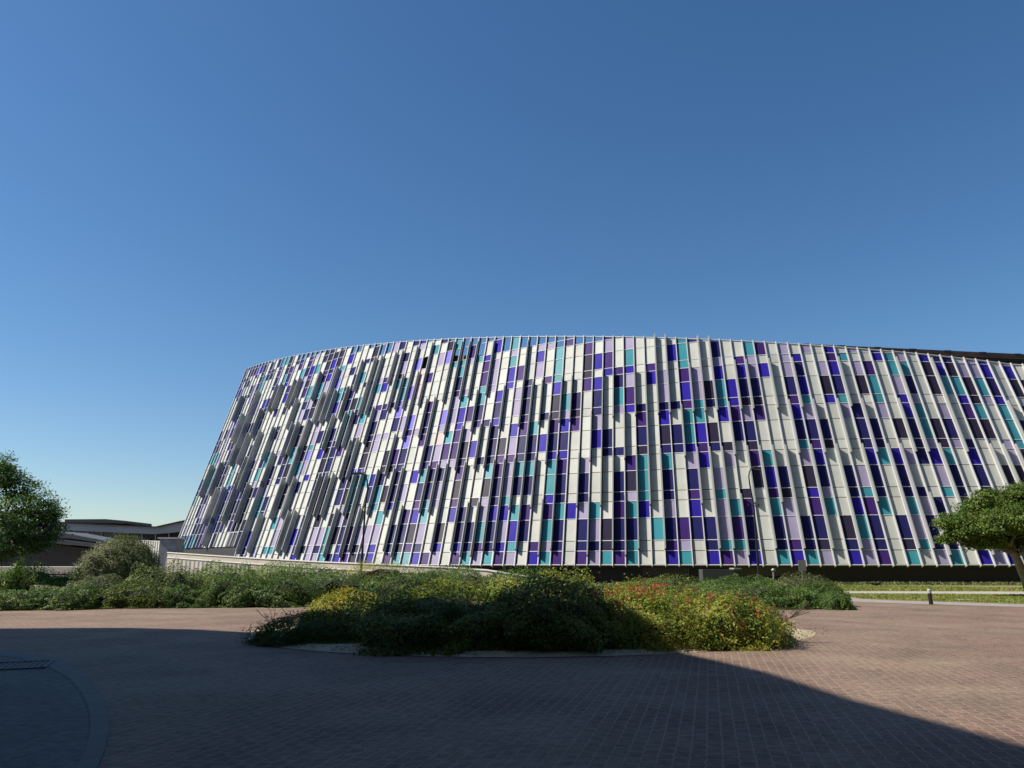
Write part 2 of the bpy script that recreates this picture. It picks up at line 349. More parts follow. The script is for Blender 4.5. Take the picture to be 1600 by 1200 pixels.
G = {38: 'BBLTWKWKPWWLWWVWWV', 39: 'WWWWBNNNNVPVWWRRRO', 40: 'PNNWWLWWWWLWWWWPWW', 41: 'TKNPWWBWWPNNPWWWWL', 42: 'TPKBPNTPNWWWWWWWWV',
     43: 'BNLTTNNPLRLVWWWWTO', 44: 'PWWWLLNLPTRLLNNTTO', 45: 'LBKWWWWLPPBBTLWWLP', 46: 'WWWBPKPNKLWPWWWWTO', 47: 'PBNNWWWWBWPNTTPPBW',
     48: 'TNNWKWWNWWNWWLLLWB', 49: 'LPTLLKTNNNBNBWWWWO', 50: 'TNNBNNPPKWWWWBBTLT', 51: 'PBLBTLLPLBWLLWPWWO', 52: 'LTBTWNTNNPPNNNWWWO',
     53: 'WWNPWNTNNTWWWWLBLO', 54: 'BPWWWWWWBWNWWPWWLO', 55: 'TLTPBTTBNPKKBTTTOO', 56: 'PNNTNNPBNBLTWWWWPO', 57: 'WWWBWWWWWPKNWWWWOO',
     58: 'PNNLNNLWWWWWPKKPOO', 59: 'LNLTWWWWBLNNBWBWOO', 60: 'TKKWWWWNNWWWWBPLPO', 61: 'PNNPNNWNWWLTNPWWW', 62: 'TTNTLKPWWWBPLBTLW',
     63: 'WWWBTTTKNPNWWWWWW', 64: 'WWTWWWWWWWWWBPWWW', 65: 'BPNLNNTNKBNLLWWWW', 66: 'TLPWWWWNNWNWWWBWW', 67: 'WWNBPNLBTTPBPTTTT',
     68: 'BNNWWWBPBTTLLWWPP', 69: 'PTLLTLWNKWNKWWWW', 70: 'LTPTWWLKWBTTBLNB', 71: 'BNNPKWWWNPBBWWWW', 72: 'WWWWWKPKNLKNBPWW',
     73: 'TNNTPBTWWPKNLLTT', 74: 'BPLLKNWWWWWWBWPP', 75: 'TNNWWWWWWWWWWWWW', 76: 'LKNPBKLTNBPNLLLL', 77: 'WWWTLNBPNLTBNBWW',
     78: 'BNKWWWWKNWWWWWLL', 79: 'LLTBNNWWWWBKLWWW', 80: 'PNNPTLWWWLTNBPBB', 81: 'WWWTNNBNNNWWWTWW', 82: 'TKNWWWTNNWWKLWLL',
     83: 'WTLTNNBWWLTTPWWW', 84: 'LNNLNWLWKWWWWBBB', 85: 'TNNNWWNNNBBLTTWW', 86: 'WWNWTLBLTTLNTLWW', 87: 'BKNNNNTKKWWWWWW', 88: 'LWWNWWWLNLWKKBW',
     89: 'BNWNKNBNWWWTBNN', 90: 'TWNWWWWWKPBTKNW', 91: 'WLNWKKWWKTKKLWL', 92: 'NTWLWKLLWWLTLLB', 93: 'WNTWNKKTTTBNBBW', 94: 'LWNKTWBLNWWWWWW', 95: 'NWKWLNWWNPWKBBW', 96: 'TNWPNWTBKKWKWWW'}
pr = random.Random(41)
def colour(c, r):
    s = G.get(c, '')
    if r < len(s): return s[r]
    top = ZR[r + 1] > min(ZT[c], ZT[c + 1]) - .1
    if top and c < 62 and pr.random() < .6: return 'O'
    return pr.choices('WLTBNPKV', [44, 7, 9, 5, 14, 5, 14, 1])[0]
grid = {}
for c in range(NL - 1):
    for r in range(27):
        z0, z1 = max(ZR[r], ZB[c]), ZR[r + 1]
        if z1 <= z0 + .2 or ZR[r] > max(ZT[c], ZT[c + 1]) - .12: continue
        grid[c, r] = colour(c, r)
    if c < 38:                                      # neighbours in a column are often alike
        for r in range(1, 26):
            if (c, r) in grid and (c, r - 1) in grid and pr.random() < .3 and grid[c, r] != 'O': grid[c, r] = grid[c, r - 1]
for k in ((15, 3), (16, 3)): grid.pop(k, None)

def proj(p):
    d = p.z - CH; fw = p.y * math.cos(PITCH) + d * math.sin(PITCH); up = -p.y * math.sin(PITCH) + d * math.cos(PITCH)
    return 800 + F * p.x / fw, 600 - F * up / fw
def inframe(x, y): return 0 < x < 1600 and 0 < y < 1200
bld = empty('facade_building', FP(60, 0)); tag(bld, 'large curved building clad in white, teal, blue and purple glass panels with upright fins', 'building')
def panel_pts(c, r, g_=.035):
    z0 = max(ZR[r], ZB[c]); z1 = ZR[r + 1]
    zl1, zr1 = min(z1, ZT[c] - .1), min(z1, ZT[c + 1] - .1)
    zl1, zr1 = max(zl1, z0 + .12), max(zr1, z0 + .12)
    out = []; lg = .06 + .13 * max(0, min(1, (82 - c) / 30))
    for off in (-.05, 0.0):
        out += [FP(c, z0 + g_, off, lg), FP(c + 1, z0 + g_, off, -.055), FP(c + 1, zr1 - g_, off, -.055), FP(c, zl1 - g_, off, lg)]
    return out
cells = []
for (c, r), k in grid.items():
    if k == 'O': continue
    p = panel_pts(c, r); q = [proj(v) for v in p[4:]]
    area = abs(sum(q[i][0] * q[(i + 1) % 4][1] - q[(i + 1) % 4][0] * q[i][1] for i in range(4))) / 2
    cx, cy = sum(v[0] for v in q) / 4, sum(v[1] for v in q) / 4
    hid = cx > 1460 and cy > 770
    cells.append((area if inframe(cx, cy) and not hid else 0, c, r, k, p))
cells.sort(key=lambda t: -t[0])
PM = list('WLTBNPKVAR')
for a, c, r, k, p in cells[:100]:
    mb = MB(); mb.hexa(p); o = mb.build('facade_panel', M[k], bld)
    tag(o, '%s facade panel' % M_names[k])
mb = MB()
for a, c, r, k, p in cells[100:]: mb.hexa(p, PM.index(k))
o = mb.build('facade_panels', [M[k] for k in PM], bld); tag(o, kind='stuff')

# white transoms between rows
for r in range(1, 26):
    mb = MB(); prev = None
    for c in range(NL - 1):
        if (c, r) in grid and (c, r - 1) in grid and ZR[r] < min(ZT[c], ZT[c + 1]) - .15:
            rec = grid[c, r] in 'WR' and grid[c, r - 1] in 'WR'
            n0, n1 = (-.30, -.24) if rec else (-.05, .045)
            z = ZR[r]; b0 = len(mb.v)
            for cc, sd in ((c, .02), (c + 1, -.02)):
                mb.v += [tuple(FP(cc, z - .034, n0, sd)), tuple(FP(cc, z - .034, n1, sd)), tuple(FP(cc, z + .034, n1, sd)), tuple(FP(cc, z + .034, n0, sd))]
            for st in ([b0] if prev is None else [prev, b0]):
                for k in range(4): mb.f.append((st + k, st + (k + 1) % 4, st + 4 + (k + 1) % 4, st + 4 + k)); mb.m.append(0)
            prev = b0 + 4
            if c == NL - 2: prev = None
        else: prev = None
    if mb.v: mb.build('transom', M['metal'], bld)
# vertical mullions
extra = MB()
for c in range(NL):
    m_ = MB() if c < 97 else extra
    za, zb = (ZB[c] - (.22 if c >= 18 else 0)), ZT[c] + .05
    wd = .075 if c != 51 else .12
    m_.hexa([FP(c, z, o_, s_) for z in (za, zb) for o_, s_ in ((-.14, -wd * .7), (-.14, wd * .7), (.22, wd * .7), (.22, -wd * .7))])
    # black strip right of every mullion, its cast shadow painted in
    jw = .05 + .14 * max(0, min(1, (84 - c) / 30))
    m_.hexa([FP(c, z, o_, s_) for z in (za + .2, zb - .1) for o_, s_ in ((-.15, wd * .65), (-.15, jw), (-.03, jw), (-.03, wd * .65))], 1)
    if c < 97: m_.build('mullion', [M['metal'], M['gap_shade']], bld)
o = extra.build('mullions', [M['metal'], M['gap_shade']], bld); tag(o, kind='stuff')
for nm, zf in (('top_rail', lambda c: ZT[c]), ('bottom_rail', lambda c: ZR[0] - .03)):
    mb = MB()
    for c in range(NL - 1):
        if nm == 'bottom_rail' and c < 18: continue
        mb.hexa([FP(c, zf(c) - .07, -.05, .056), FP(c + 1, zf(c + 1) - .07, -.05, -.056), FP(c + 1, zf(c + 1) - .07, .10, -.056), FP(c, zf(c) - .07, .10, .056),
                 FP(c, zf(c) + .0, -.05, .056), FP(c + 1, zf(c + 1) + .0, -.05, -.056), FP(c + 1, zf(c + 1) + .0, .10, -.056), FP(c, zf(c) + .0, .10, .056)])
    mb.build(nm, M['metal'], bld)
# projecting fins, one floor or several floors tall
FLR = [ZR[1], ZR[4], ZR[7], ZR[10], ZR[13], ZR[16], ZR[19], ZR[22], ZR[25]]
FN = {39: [(2, 2), (4, 5)], 40: [(1, 2), (5, 6)], 41: [(1, 1), (4, 4)], 42: [(3, 4)], 43: [(2, 2), (5, 6)], 44: [(2, 2), (4, 6)], 45: [(1, 2), (5, 6)],
      46: [(3, 3), (5, 6)], 47: [(1, 2), (4, 4)], 48: [(1, 1), (3, 3), (5, 6)], 49: [(1, 1), (3, 3)], 50: [(1, 2), (4, 4)], 51: [(1, 2)], 52: [(2, 2), (4, 6)],
      53: [(1, 4)], 54: [(2, 2), (4, 4)], 55: [(1, 1), (3, 3)], 56: [(1, 2), (4, 4)], 57: [(4, 4)], 58: [(2, 2)], 59: [(1, 1), (3, 3)], 60: [(2, 4)],
      61: [(1, 2), (4, 4)], 62: [(1, 1), (3, 3)], 63: [(1, 2), (4, 4)], 64: [(2, 4)], 65: [(1, 2), (4, 9)], 66: [(4, 9)], 67: [(3, 3)], 68: [(2, 2), (4, 4)],
      69: [(1, 2), (4, 9)], 70: [(1, 2), (4, 9)], 71: [(1, 1), (3, 3)], 72: [(2, 2), (4, 4)], 73: [(1, 2), (4, 4)], 74: [(2, 2)], 75: [(1, 2), (4, 4)],
      76: [(3, 3)], 77: [(1, 2), (4, 4)], 78: [(3, 3)], 79: [(1, 2)], 80: [(3, 3)], 81: [(2, 2), (4, 4)], 82: [(3, 3)], 83: [(1, 2)], 84: [(1, 2)],
      85: [(1, 1), (3, 3)], 86: [(3, 4)], 87: [(1, 2)], 88: [(1, 1)], 89: [(3, 4)], 91: [(1, 2)], 92: [(2, 2)], 93: [(2, 2)], 94: [(3, 3)], 95: [(1, 2)],
      97: [(2, 3)], 98: [(1, 2)], 100: [(2, 2)], 102: [(1, 2), (4, 4)], 104: [(2, 3)], 106: [(1, 1), (3, 4)], 108: [(2, 3)],
      3: [(3, 3)], 4: [(6, 6)], 7: [(5, 5)], 8: [(2, 2)], 12: [(5, 5)], 13: [(2, 3)], 20: [(5, 5)], 6: [(3, 3)], 9: [(4, 6)], 10: [(1, 1), (2, 2)], 11: [(4, 4)], 14: [(3, 4), (6, 6)], 15: [(6, 6)], 16: [(2, 2)], 17: [(4, 4)], 18: [(6, 6)],
      19: [(1, 2), (3, 3), (6, 6)], 21: [(1, 1), (4, 4)], 22: [(4, 4)], 23: [(2, 2), (6, 6)], 24: [(3, 3), (4, 4)], 25: [(2, 2), (5, 5)], 26: [(1, 1), (5, 6)], 27: [(1, 1), (5, 5)], 28: [(4, 4)], 29: [(1, 2), (5, 5)],
      30: [(2, 2), (4, 4), (6, 6)], 31: [(2, 2), (4, 4)], 32: [(3, 3), (5, 6)], 33: [(1, 1), (3, 3), (5, 6)], 34: [(2, 2), (4, 4)], 35: [(1, 2), (6, 6)], 36: [(1, 1), (5, 6)], 37: [(2, 2), (5, 5)], 38: [(3, 3), (5, 6)]}
LOWEND = {41, 48, 49, 55, 59, 62, 71, 85, 88, 22, 29, 33, 35}
fl = []
for c, segs in FN.items():
    for a, b in segs:
        zb = FLR[a - 1] - (.62 if (a > 1 or c in LOWEND) else 0)
        zt = FLR[b] + .28 if b < 9 and b < len(FLR) else 99
        if c < 18: zb = max(zb, ZB[c])
        if b == 9: zt = ZT[c] + .14
        else: zt = min(zt, ZT[c] - .9 if c < 62 else ZT[c] - .2)
        if zt - zb < 1: continue
        d = .64 + .44 * max(0, min(1, (40 - c) / 18)) - .12 * max(0, min(1, (c - 66) / 16))
        ps = [FP(c, z, o_, s_ + (o_ - .2) * .23) for z in (zb, zt) for o_, s_ in ((.221, -.055), (.221, .055), (d, .055), (d, -.055))]
        q = [proj(v) for v in ps]
        ar = (max(v[1] for v in q) - min(v[1] for v in q)) * (4 + abs(q[2][0] - q[1][0]))
        fl.append((ar if c < 98 else 0, ps))
fl.sort(key=lambda t: -t[0])
for a, ps in fl[:100]:
    mb = MB(); mb.hexa(ps); mb.build('fin', M['fin%d' % pr.choice([0, 0, 1, 2])], bld)
mb = MB()
for a, ps in fl[100:]: mb.hexa(ps, pr.choice([0, 0, 1, 2]))
if mb.v: tag(mb.build('fins', [M['fin0'], M['fin1'], M['fin2']], bld), kind='stuff')

# body behind the panels: dark inner wall, soffit, roof, end walls
ib = MB(); IN = -.55
for c in range(NL - 1):
    zt0, zt1 = ZT[c] - 2.6, ZT[c + 1] - 2.6
    ib.poly([FP(c, ZB[c] - .1, IN), FP(c + 1, ZB[c] - .1, IN), FP(c + 1, zt1, IN), FP(c, zt0, IN)])
    ib.poly([FP(c, ZB[c] - .1, IN), FP(c, ZB[c] - .1, -.1), FP(c + 1, ZB[c] - .1, -.1), FP(c + 1, ZB[c] - .1, IN)])
for c in (0, NL - 1):
    ib.poly([FP(c, ZB[c] - .1, IN), FP(c, ZB[c] - .1, -.1), FP(c, ZT[c] - .2, -.1), FP(c, ZT[c] - .2, IN)])
ib.build('inner_wall', M['backing'], bld)
rf = MB(); back = []
for c in range(NL):
    p = FP(c, ZT[c] - 2.6, IN); back.append(Vector((p.x * .8 + 6, p.y + 30 + 14 * math.sin(math.pi * c / NL), p.z)))
for c in range(NL - 1):
    rf.poly([FP(c, ZT[c] - 2.6, IN), FP(c + 1, ZT[c + 1] - 2.6, IN), back[c + 1], back[c]])
    rf.poly([back[c], back[c + 1], Vector((back[c + 1].x, back[c + 1].y, 0)), Vector((back[c].x, back[c].y, 0))])
for c in (0, NL - 1):
    p = FP(c, ZT[c] - 2.6, IN); b_ = FP(c, ZB[c] - .1, IN)
    rf.poly([b_, p, back[c], Vector((back[c].x, back[c].y, 0)), Vector((b_.x, b_.y, 0))])
rf.build('roof', M['conc'], bld)
pl = MB(); pl2 = MB()
for c in range(NL - 1):
    o_ = -.02 if c < 18 else -1.1
    za = FP(c, ZB[c] - .1, o_); zb_ = FP(c + 1, ZB[c] - .1, o_)
    if c < 18:
        pl2.hexa([(za.x, za.y, 0), (zb_.x, zb_.y, 0), (zb_.x, zb_.y + 1, 0), (za.x, za.y + 1, 0), za, zb_, zb_ + Vector((0, 1, 0)), za + Vector((0, 1, 0))])
    else:
        pl.hexa([(za.x, za.y, 0), (zb_.x, zb_.y, 0), (zb_.x, zb_.y + 1, 0), (za.x, za.y + 1, 0), (za.x, za.y, 1.69), (zb_.x, zb_.y, 1.69), (zb_.x, zb_.y + 1, 1.69), (za.x, za.y + 1, 1.69)], 0)
pl.build('plinth', M['dark'], bld); pl2.build('plinth', M['mid'], bld)
def plinth_strip(x0, x1, z0, z1, off=.08):
    """ribbed louvre panel on the plinth between two pixel columns"""
    mb = MB(); cs = []
    for c in range(40, 100):
        x, _ = proj(FP(c, 1.2, -1.1))
        cs.append((x, c))
    def pt(xx, z, o):
        for (xa, ca), (xb, cb) in zip(cs[:-1], cs[1:]):
            if xa <= xx <= xb:
                t = (xx - xa) / (xb - xa); a = FP(ca, 1.7, -1.1 + o); b = FP(cb, 1.7, -1.1 + o); p = a.lerp(b, t); p.z = z; return p
    n = int((x1 - x0) / 2.6)
    for i in range(n):
        a = x0 + (x1 - x0) * i / n; b = x0 + (x1 - x0) * (i + .55) / n
        A, B = pt(a, z0, off), pt(b, z0, off); A0, B0 = pt(a, z0, .004), pt(b, z0, .004)
        up = Vector((0, 0, z1 - z0)); mb.hexa([A, B, B0, A0, A + up, B + up, B0 + up, A0 + up])
    return mb
plinth_strip(1005, 1078, .75, 1.6).build('ribbed_louvre', M['rib'], bld)
plinth_strip(1150, 1252, .75, 1.6).build('ribbed_louvre', M['rib'], bld)
# door in the lower left of the facade
dp = FP(15, ZR[3], .0); mb = MB()
a, b = FP(15, 4.3, .03, .1), FP(17, 4.3, .03, -.1); a1, b1 = FP(15, ZR[3] - .1, .03, .1), FP(17, ZR[3] - .1, .03, -.1)
n = nrm[16][0]
mb.hexa([a, b, b - n * .06, a - n * .06, a1, b1, b1 - n * .06, a1 - n * .06]); dr = mb.build('door', M['dark'], bld)
mb = MB(); mb.bar(a + n * .05, a1 + n * .05, .12, .1, n); mb.bar(b + n * .05, b1 + n * .05, .12, .1, n); mb.bar(a1 + n * .05, b1 + n * .05, .12, .1, n)
mb.build('door_frame', M['metal'], dr)
# grey service box against the plinth
p0, p1 = at(1093, 905, 70.5), at(1152, 905, 70.0)
mb = MB(); mb.box((p0.x, 69.2, 0), (p1.x, 70.6, 1.36)); sb = mb.build('service_housing', M['mid']); 
mb = MB(); mb.box((p1.x - .5, 69.0, 1.363), (p1.x + .15, 70.5, 1.48)); mb.build('hood', M['kerb'], sb)
tag(sb, 'low grey metal housing against the dark plinth of the coloured building', 'utility box')
# brown upper roof behind the right of the facade
Y0 = 92.0; a, b = at(1240, 536.5, Y0), at(2000, 572, Y0 + 3)
ur = MB(); hgt = .50; dv = Vector((0, 14, 0))
def slab(m_, a, b, z1, z0, dy0, dy1, mi=0):
    m_.hexa([a + Vector((0, dy0, z0)), b + Vector((0, dy0, z0)), b + Vector((0, dy1, z0)), a + Vector((0, dy1, z0)),
             a + Vector((0, dy0, z1)), b + Vector((0, dy0, z1)), b + Vector((0, dy1, z1)), a + Vector((0, dy1, z1))], mi)
slab(ur, a, b, 0, -hgt, 0, 16, 0)
slab(ur, a, b, -hgt - .005, -hgt - .25, .25, 15.7, 1)
slab(ur, a, b, -hgt - .25, -4.5, 1.1, 14, 1)
U = ur.build('upper_roof', [M['brown'], M['backing']], bld)
mb = MB(); slab(mb, a, b, -hgt - .02, -hgt - .16, -.12, .2); mb.build('gutter', M['brown'], U)
for i in range(14):
    p = a.lerp(b, (i + .35) / 14); mb = MB(); mb.box((p.x - .45, p.y - .06, p.z - .22), (p.x + .45, p.y + .5, p.z + .03)); mb.build('bracket', M['backing'], U)

# ------------------------------------------------------------------ ramp wall in front of the facade
wl = [(262, 862.5, 112), (330, 867, 104), (400, 871.5, 97.5), (500, 877, 90), (600, 881, 83.5), (700, 885.5, 78.5), (760, 889.5, 75.5), (860, 904.5, 72)]
wp = [at(*t) for t in wl]
rw = MB(); cap = MB()
for a, b in zip(wp[:-1], wp[1:]):
    d = (b - a); d.z = 0; d.normalize(); nn = Vector((d.y, -d.x, 0)); 
    if nn.y > 0: nn = -nn
    th = .35; e = Vector((0, 0, .12))
    rw.hexa([(a.x, a.y, 0), (b.x, b.y, 0), (b.x, b.y + th, 0), (a.x, a.y + th, 0), a - e, b - e, b - e + Vector((0, th, 0)), a - e + Vector((0, th, 0))])
    cap.hexa([a - e + nn * .1, b - e + nn * .1, b - e + Vector((0, th + .1, 0)), a - e + Vector((0, th + .1, 0)), a + nn * .1, b + nn * .1, b + Vector((0, th + .1, 0)), a + Vector((0, th + .1, 0))])
R = rw.build('ramp_wall', M['cream']); tag(R, 'long cream ramp wall with bright upright ribs, sloping down along the foot of the coloured building', 'wall')
cap.build('coping', M['creamwhite'], R)
mb = MB(); prv = None; rr = random.Random(3)
for i in range(46):
    t = i / 46; s = t * (len(wp) - 1) * .62; k = int(s); p = wp[k].lerp(wp[k + 1], s - k); 
    h0 = max(0.1, p.z - .75)
    w_ = .10 + .12 * rr.random(); hz = h0 - rr.random() * .2
    if rr.random() < .18: continue
    mb.box((p.x - w_, p.y - .09, 0), (p.x + w_, p.y - .004, hz))
mb.build('ribs', M['creamwhite'], R)
mb = MB()
for a, b in zip(wp[:5], wp[1:6]):
    mb.hexa([a + Vector((0, -.14, -.80)), b + Vector((0, -.14, -.80)), b + Vector((0, -.004, -.80)), a + Vector((0, -.004, -.80)), a + Vector((0, -.14, -.70)), b + Vector((0, -.14, -.70)), b + Vector((0, -.004, -.70)), a + Vector((0, -.004, -.70))])
mb.build('ledge', M['creamwhite'], R)
# grey end pier beside the wall
a = at(250, 842, 113); b = at(275, 842, 113)
mb = MB(); mb.box((a.x, 113, 0), (b.x, 116, a.z)); o = mb.build('stone_pier', mat('pier_stone', (.30, .32, .33), .8, var=.25, vscale=1.5, bump=.4, bscale=4)); tag(o, 'square grey stone pier at the left foot of the coloured building', 'pier')
mb = MB(); mb.box((a.x - .25, 112.75, a.z), (b.x + .25, 116.2, a.z + .22)); mb.build('cap', M['metal'], o)

# ------------------------------------------------------------------ low buildings on the far left
lb = empty('low_building', at(160, 890, 150)); lb.location.z = 0; tag(lb, 'low modern building with grey roof edge and dark window band behind the bushy shrub', 'building')
YB = 150
def fpoly(name, pts, y0, depth, m, par):
    """extrude an outline that stands at distance y0"""
    P = [at(x, y, y0) for x, y in pts]; mb = MB(); n_ = len(P)
    mb.poly(P); mb.poly([p + Vector((0, depth, 0)) for p in P][::-1])
    for i in range(n_):
        j = (i + 1) % n_; mb.poly([P[i], P[i] + Vector((0, depth, 0)), P[j] + Vector((0, depth, 0)), P[j]])
    return mb.build(name, m, par)
rfp = fpoly('roof_fascia', [(-60, 813), (89, 817), (243, 824), (275, 817), (330, 806), (330, 824), (269, 832), (240, 834.5), (88, 828), (-60, 822)], YB, 30, M['grey'], lb)
fpoly('roof_edge', [(-60, 810.5), (89, 815), (243, 822.5), (275, 815.3), (330, 804), (330, 805.8), (275, 816.8), (243, 823.8), (89, 816.8), (-60, 812.8)], YB - .5, 30.5, M['dark'], rfp)
fpoly('plant_room', [(101, 811.4), (165, 811), (195, 813.6), (195, 818), (101, 816)], YB + 8, 12, M['mid'], lb)
fpoly('window_band', [(-60, 822.2), (88, 828.2), (240, 834.7), (269, 832.2), (330, 825), (330, 846), (-60, 846)], YB + 1.5, 26, M['glass'], lb)
fpoly('wall', [(-60, 846.2), (330, 846.2), (330, 884.8), (-60, 884.8)], YB + 1, 27, M['grey'], lb)
for i in range(9):
    x = 95 + i * 21; fpoly('window_frame', [(x, 829 + i * .4), (x + 1.2, 829 + i * .4), (x + 1.2, 846), (x, 846)], YB + 1.2, .3, M['metal'], lb)
cn = empty('canopy_building', at(100, 880, 118)); cn.location.z = 0; tag(cn, 'taupe walled building with slanting grey canopy roofs beside the left tree', 'building')
fpoly('canopy', [(-40, 826), (80, 829), (150, 842), (181, 849), (181, 851.5), (110, 841), (-40, 835)], 120, 10, M['cano'], cn)
fpoly('canopy', [(-40, 838), (95, 843.5), (181, 853), (181, 858), (80, 848.5), (-40, 847)], 119, 10, M['cano'], cn)
fpoly('wall', [(-40, 848.5), (78, 850), (140, 857), (140, 884.9), (-40, 884.9)], 121, 8, M['wallbrown'], cn)
fpoly('glazing', [(-40, 835.2), (110, 841.2), (181, 851.7), (181, 852.8), (95, 843.2), (-40, 837.8)], 120.5, 8, M['glass'], cn)
# cream ribbed fence
a = at(178, 843, 132); b = at(264, 845.5, 114)
mb = MB(); mb.hexa([(a.x, a.y, 0), (b.x, b.y, 0), (b.x, b.y + .2, 0), (a.x, a.y + .2, 0), a, b, b + Vector((0, .2, 0)), a + Vector((0, .2, 0))])
fe = mb.build('ribbed_fence', M['creamwhite']); tag(fe, 'cream ribbed fence between the bushy shrub and the grey stone pier', 'fence')
mb = MB()
for i in range(26):
    p = a.lerp(b, (i + .5) / 26); mb.box((p.x - .09, p.y - .16, 0), (p.x + .09, p.y - .005, p.z - .05))
mb.build('ribs', M['creamwhite'], fe)

# block out of view on the left that throws the shade over the paving
Hb = 18.0; sh = Vector((SUN.x, SUN.y, 0)) / -SUN.z * Hb
pts = [gr(x, y) - sh for x, y in ((-300, 985), (0, 983), (100, 981.6), (200, 981.2), (300, 983.5), (385, 988))]
mids = [gr(1000, 1008) - sh, gr(1060, 1019) - sh, gr(1200, 1050.5) - sh, gr(1340, 1095) - sh, gr(1480, 1132) - sh, gr(1600, 1165) - sh, gr(1800, 1212) - sh]
e = mids[-1]; blk = pts + mids + [Vector((e.x + .6, -7, 0)), Vector((26, -7, 0)), Vector((26, -22, 0)), Vector((-70, -22, 0)), Vector((-70, pts[0].y, 0))]  # stretch behind the camera added to block sky and deepen the shade
mb = MB(); mb.prism([(p.x, p.y) for p in blk], 0, Hb); o = mb.build('tall_block', M['offblock'])
wg = MB(); wg.box((-150, -45, 0), (230, -12.5, 66)); wg.build('unseen_sky_blocker', M['offblock'], o)  # unseen mass added behind the camera to cut sky light on the facade
tag(o, 'tall stone block just outside the view, its shade lying across the near paving', 'building')

# ------------------------------------------------------------------ foliage
def quads(name, P, Nn, size, m, parent=None, asp=.55, mats=None, mi=None, curl=.25):
    """leaf quads at P facing roughly Nn"""
    n = len(P); size = np.broadcast_to(size, (n,))[:, None]
    Nn = Nn / np.linalg.norm(Nn, axis=1, keepdims=True)
    a = rng.normal(size=(n, 3)); a -= (a * Nn).sum(1, keepdims=True) * Nn; a /= np.linalg.norm(a, axis=1, keepdims=True)
    b = np.cross(Nn, a)
    V = np.stack([P - a * size * .5, P + b * size * asp * .5 + Nn * size * curl * .3, P + a * size * .5, P - b * size * asp * .5 + Nn * size * curl * .3], 1).reshape(-1, 3)
    me = bpy.data.meshes.new(name)
    me.vertices.add(4 * n); me.vertices.foreach_set('co', V.ravel().astype(np.float32))
    me.loops.add(4 * n); me.loops.foreach_set('vertex_index', np.arange(4 * n, dtype=np.int32))
    me.polygons.add(n); me.polygons.foreach_set('loop_start', np.arange(0, 4 * n, 4, dtype=np.int32)); me.polygons.foreach_set('loop_total', np.full(n, 4, dtype=np.int32))
    for q in (mats or [m]): me.materials.append(q)
    if mi is not None: me.polygons.foreach_set('material_index', mi.astype(np.int32))
    me.update(calc_edges=True)
    o = bpy.data.objects.new(name, me); col.objects.link(o)
    if parent: o.parent = parent
    return o
def lumpy(D, seed, k=5, amp=.16):
    r = np.random.default_rng(seed); f = np.ones(len(D))
    for i in range(k):
        v = r.normal(size=3) * (2.2 + 1.8 * i); f += amp / (1 + .5 * i) * np.sin(D @ v + r.random() * 6.3)
    return f
def shrub(x, y, rx, ry, h, m, n, size, label, cat='shrub', group=None, name='shrub', seed=None, rough=.16, z0=0.0, tips=.0, asp=.55, rot=0.0, core=.74, upn=.35):
    seed = seed if seed is not None else sum(map(ord, label)) % 9973
    r = np.random.default_rng(seed)
    D = r.normal(size=(n, 3)); D[:, 2] = np.abs(D[:, 2]) * .9 - .12; D /= np.linalg.norm(D, axis=1, keepdims=True)
    # boxier profile so the mound reads as a shrub mass
    pw = (np.abs(D) ** 2.6).sum(1) ** (-1 / 2.6)
    rad = lumpy(D, seed, 6, rough) * pw * (1 - .20 * r.random(n) ** 1.7) + tips * (r.random(n) ** 8)
    sc = np.array([rx, ry, h])
    Pl = D * rad[:, None] * sc; Pl[:, 2] = np.maximum(Pl[:, 2], .02 + .05 * r.random(n))
    cr, sr = math.cos(rot), math.sin(rot)
    Pr = Pl.copy(); Pr[:, 0] = Pl[:, 0] * cr - Pl[:, 1] * sr; Pr[:, 1] = Pl[:, 0] * sr + Pl[:, 1] * cr
    Nn = D / sc * h + r.normal(size=(n, 3)) * .55 + np.array([0, 0, upn])
    o = quads(name, Pr, Nn, size * (.6 + .8 * r.random(n)), m, asp=asp)
    o.location = (x, y, z0)
    # inner branches
    bm = bmesh.new(); bmesh.ops.create_icosphere(bm, subdivisions=3, radius=1)
    co = np.array([v.co[:] for v in bm.verts]); co /= np.linalg.norm(co, axis=1, keepdims=True)
    rd = lumpy(co, seed, 6, rough) * (np.abs(co) ** 2.6).sum(1) ** (-1 / 2.6) * core
    for v, c_, q in zip(bm.verts, co, rd):
        l = c_ * q * sc; v.co = (l[0] * cr - l[1] * sr, l[0] * sr + l[1] * cr, max(l[2], .0))
    me = bpy.data.meshes.new('branches'); bm.to_mesh(me); bm.free(); me.materials.append(M['core'])
    k = bpy.data.objects.new('branches', me); col.objects.link(k); k.parent = o
    tag(o, label, cat, group)
    return o
def blossoms(o, n, m, size, sc, seed, lo=.35, cx=0, spread=1.0, per=14, bw=.09):
    r = np.random.default_rng(seed); D = r.normal(size=(n, 3)); D[:, 2] = np.abs(D[:, 2]) + lo; D[:, 1] = -np.abs(D[:, 1]) * .8; D /= np.linalg.norm(D, axis=1, keepdims=True)
    pw = (np.abs(D) ** 2.6).sum(1) ** (-1 / 2.6)
    Pc = D * (pw * 1.02)[:, None] * np.array(sc); Pc[:, 0] = Pc[:, 0] * spread + cx
    P = np.repeat(Pc, per, 0) + r.normal(size=(n * per, 3)) * bw
    q = quads('blossoms', P, r.normal(size=P.shape) + D.repeat(per, 0), size * (.6 + .7 * r.random(len(P))), m, asp=.8)
    q.parent = o
    return q

gI = 'plants on the paved island'
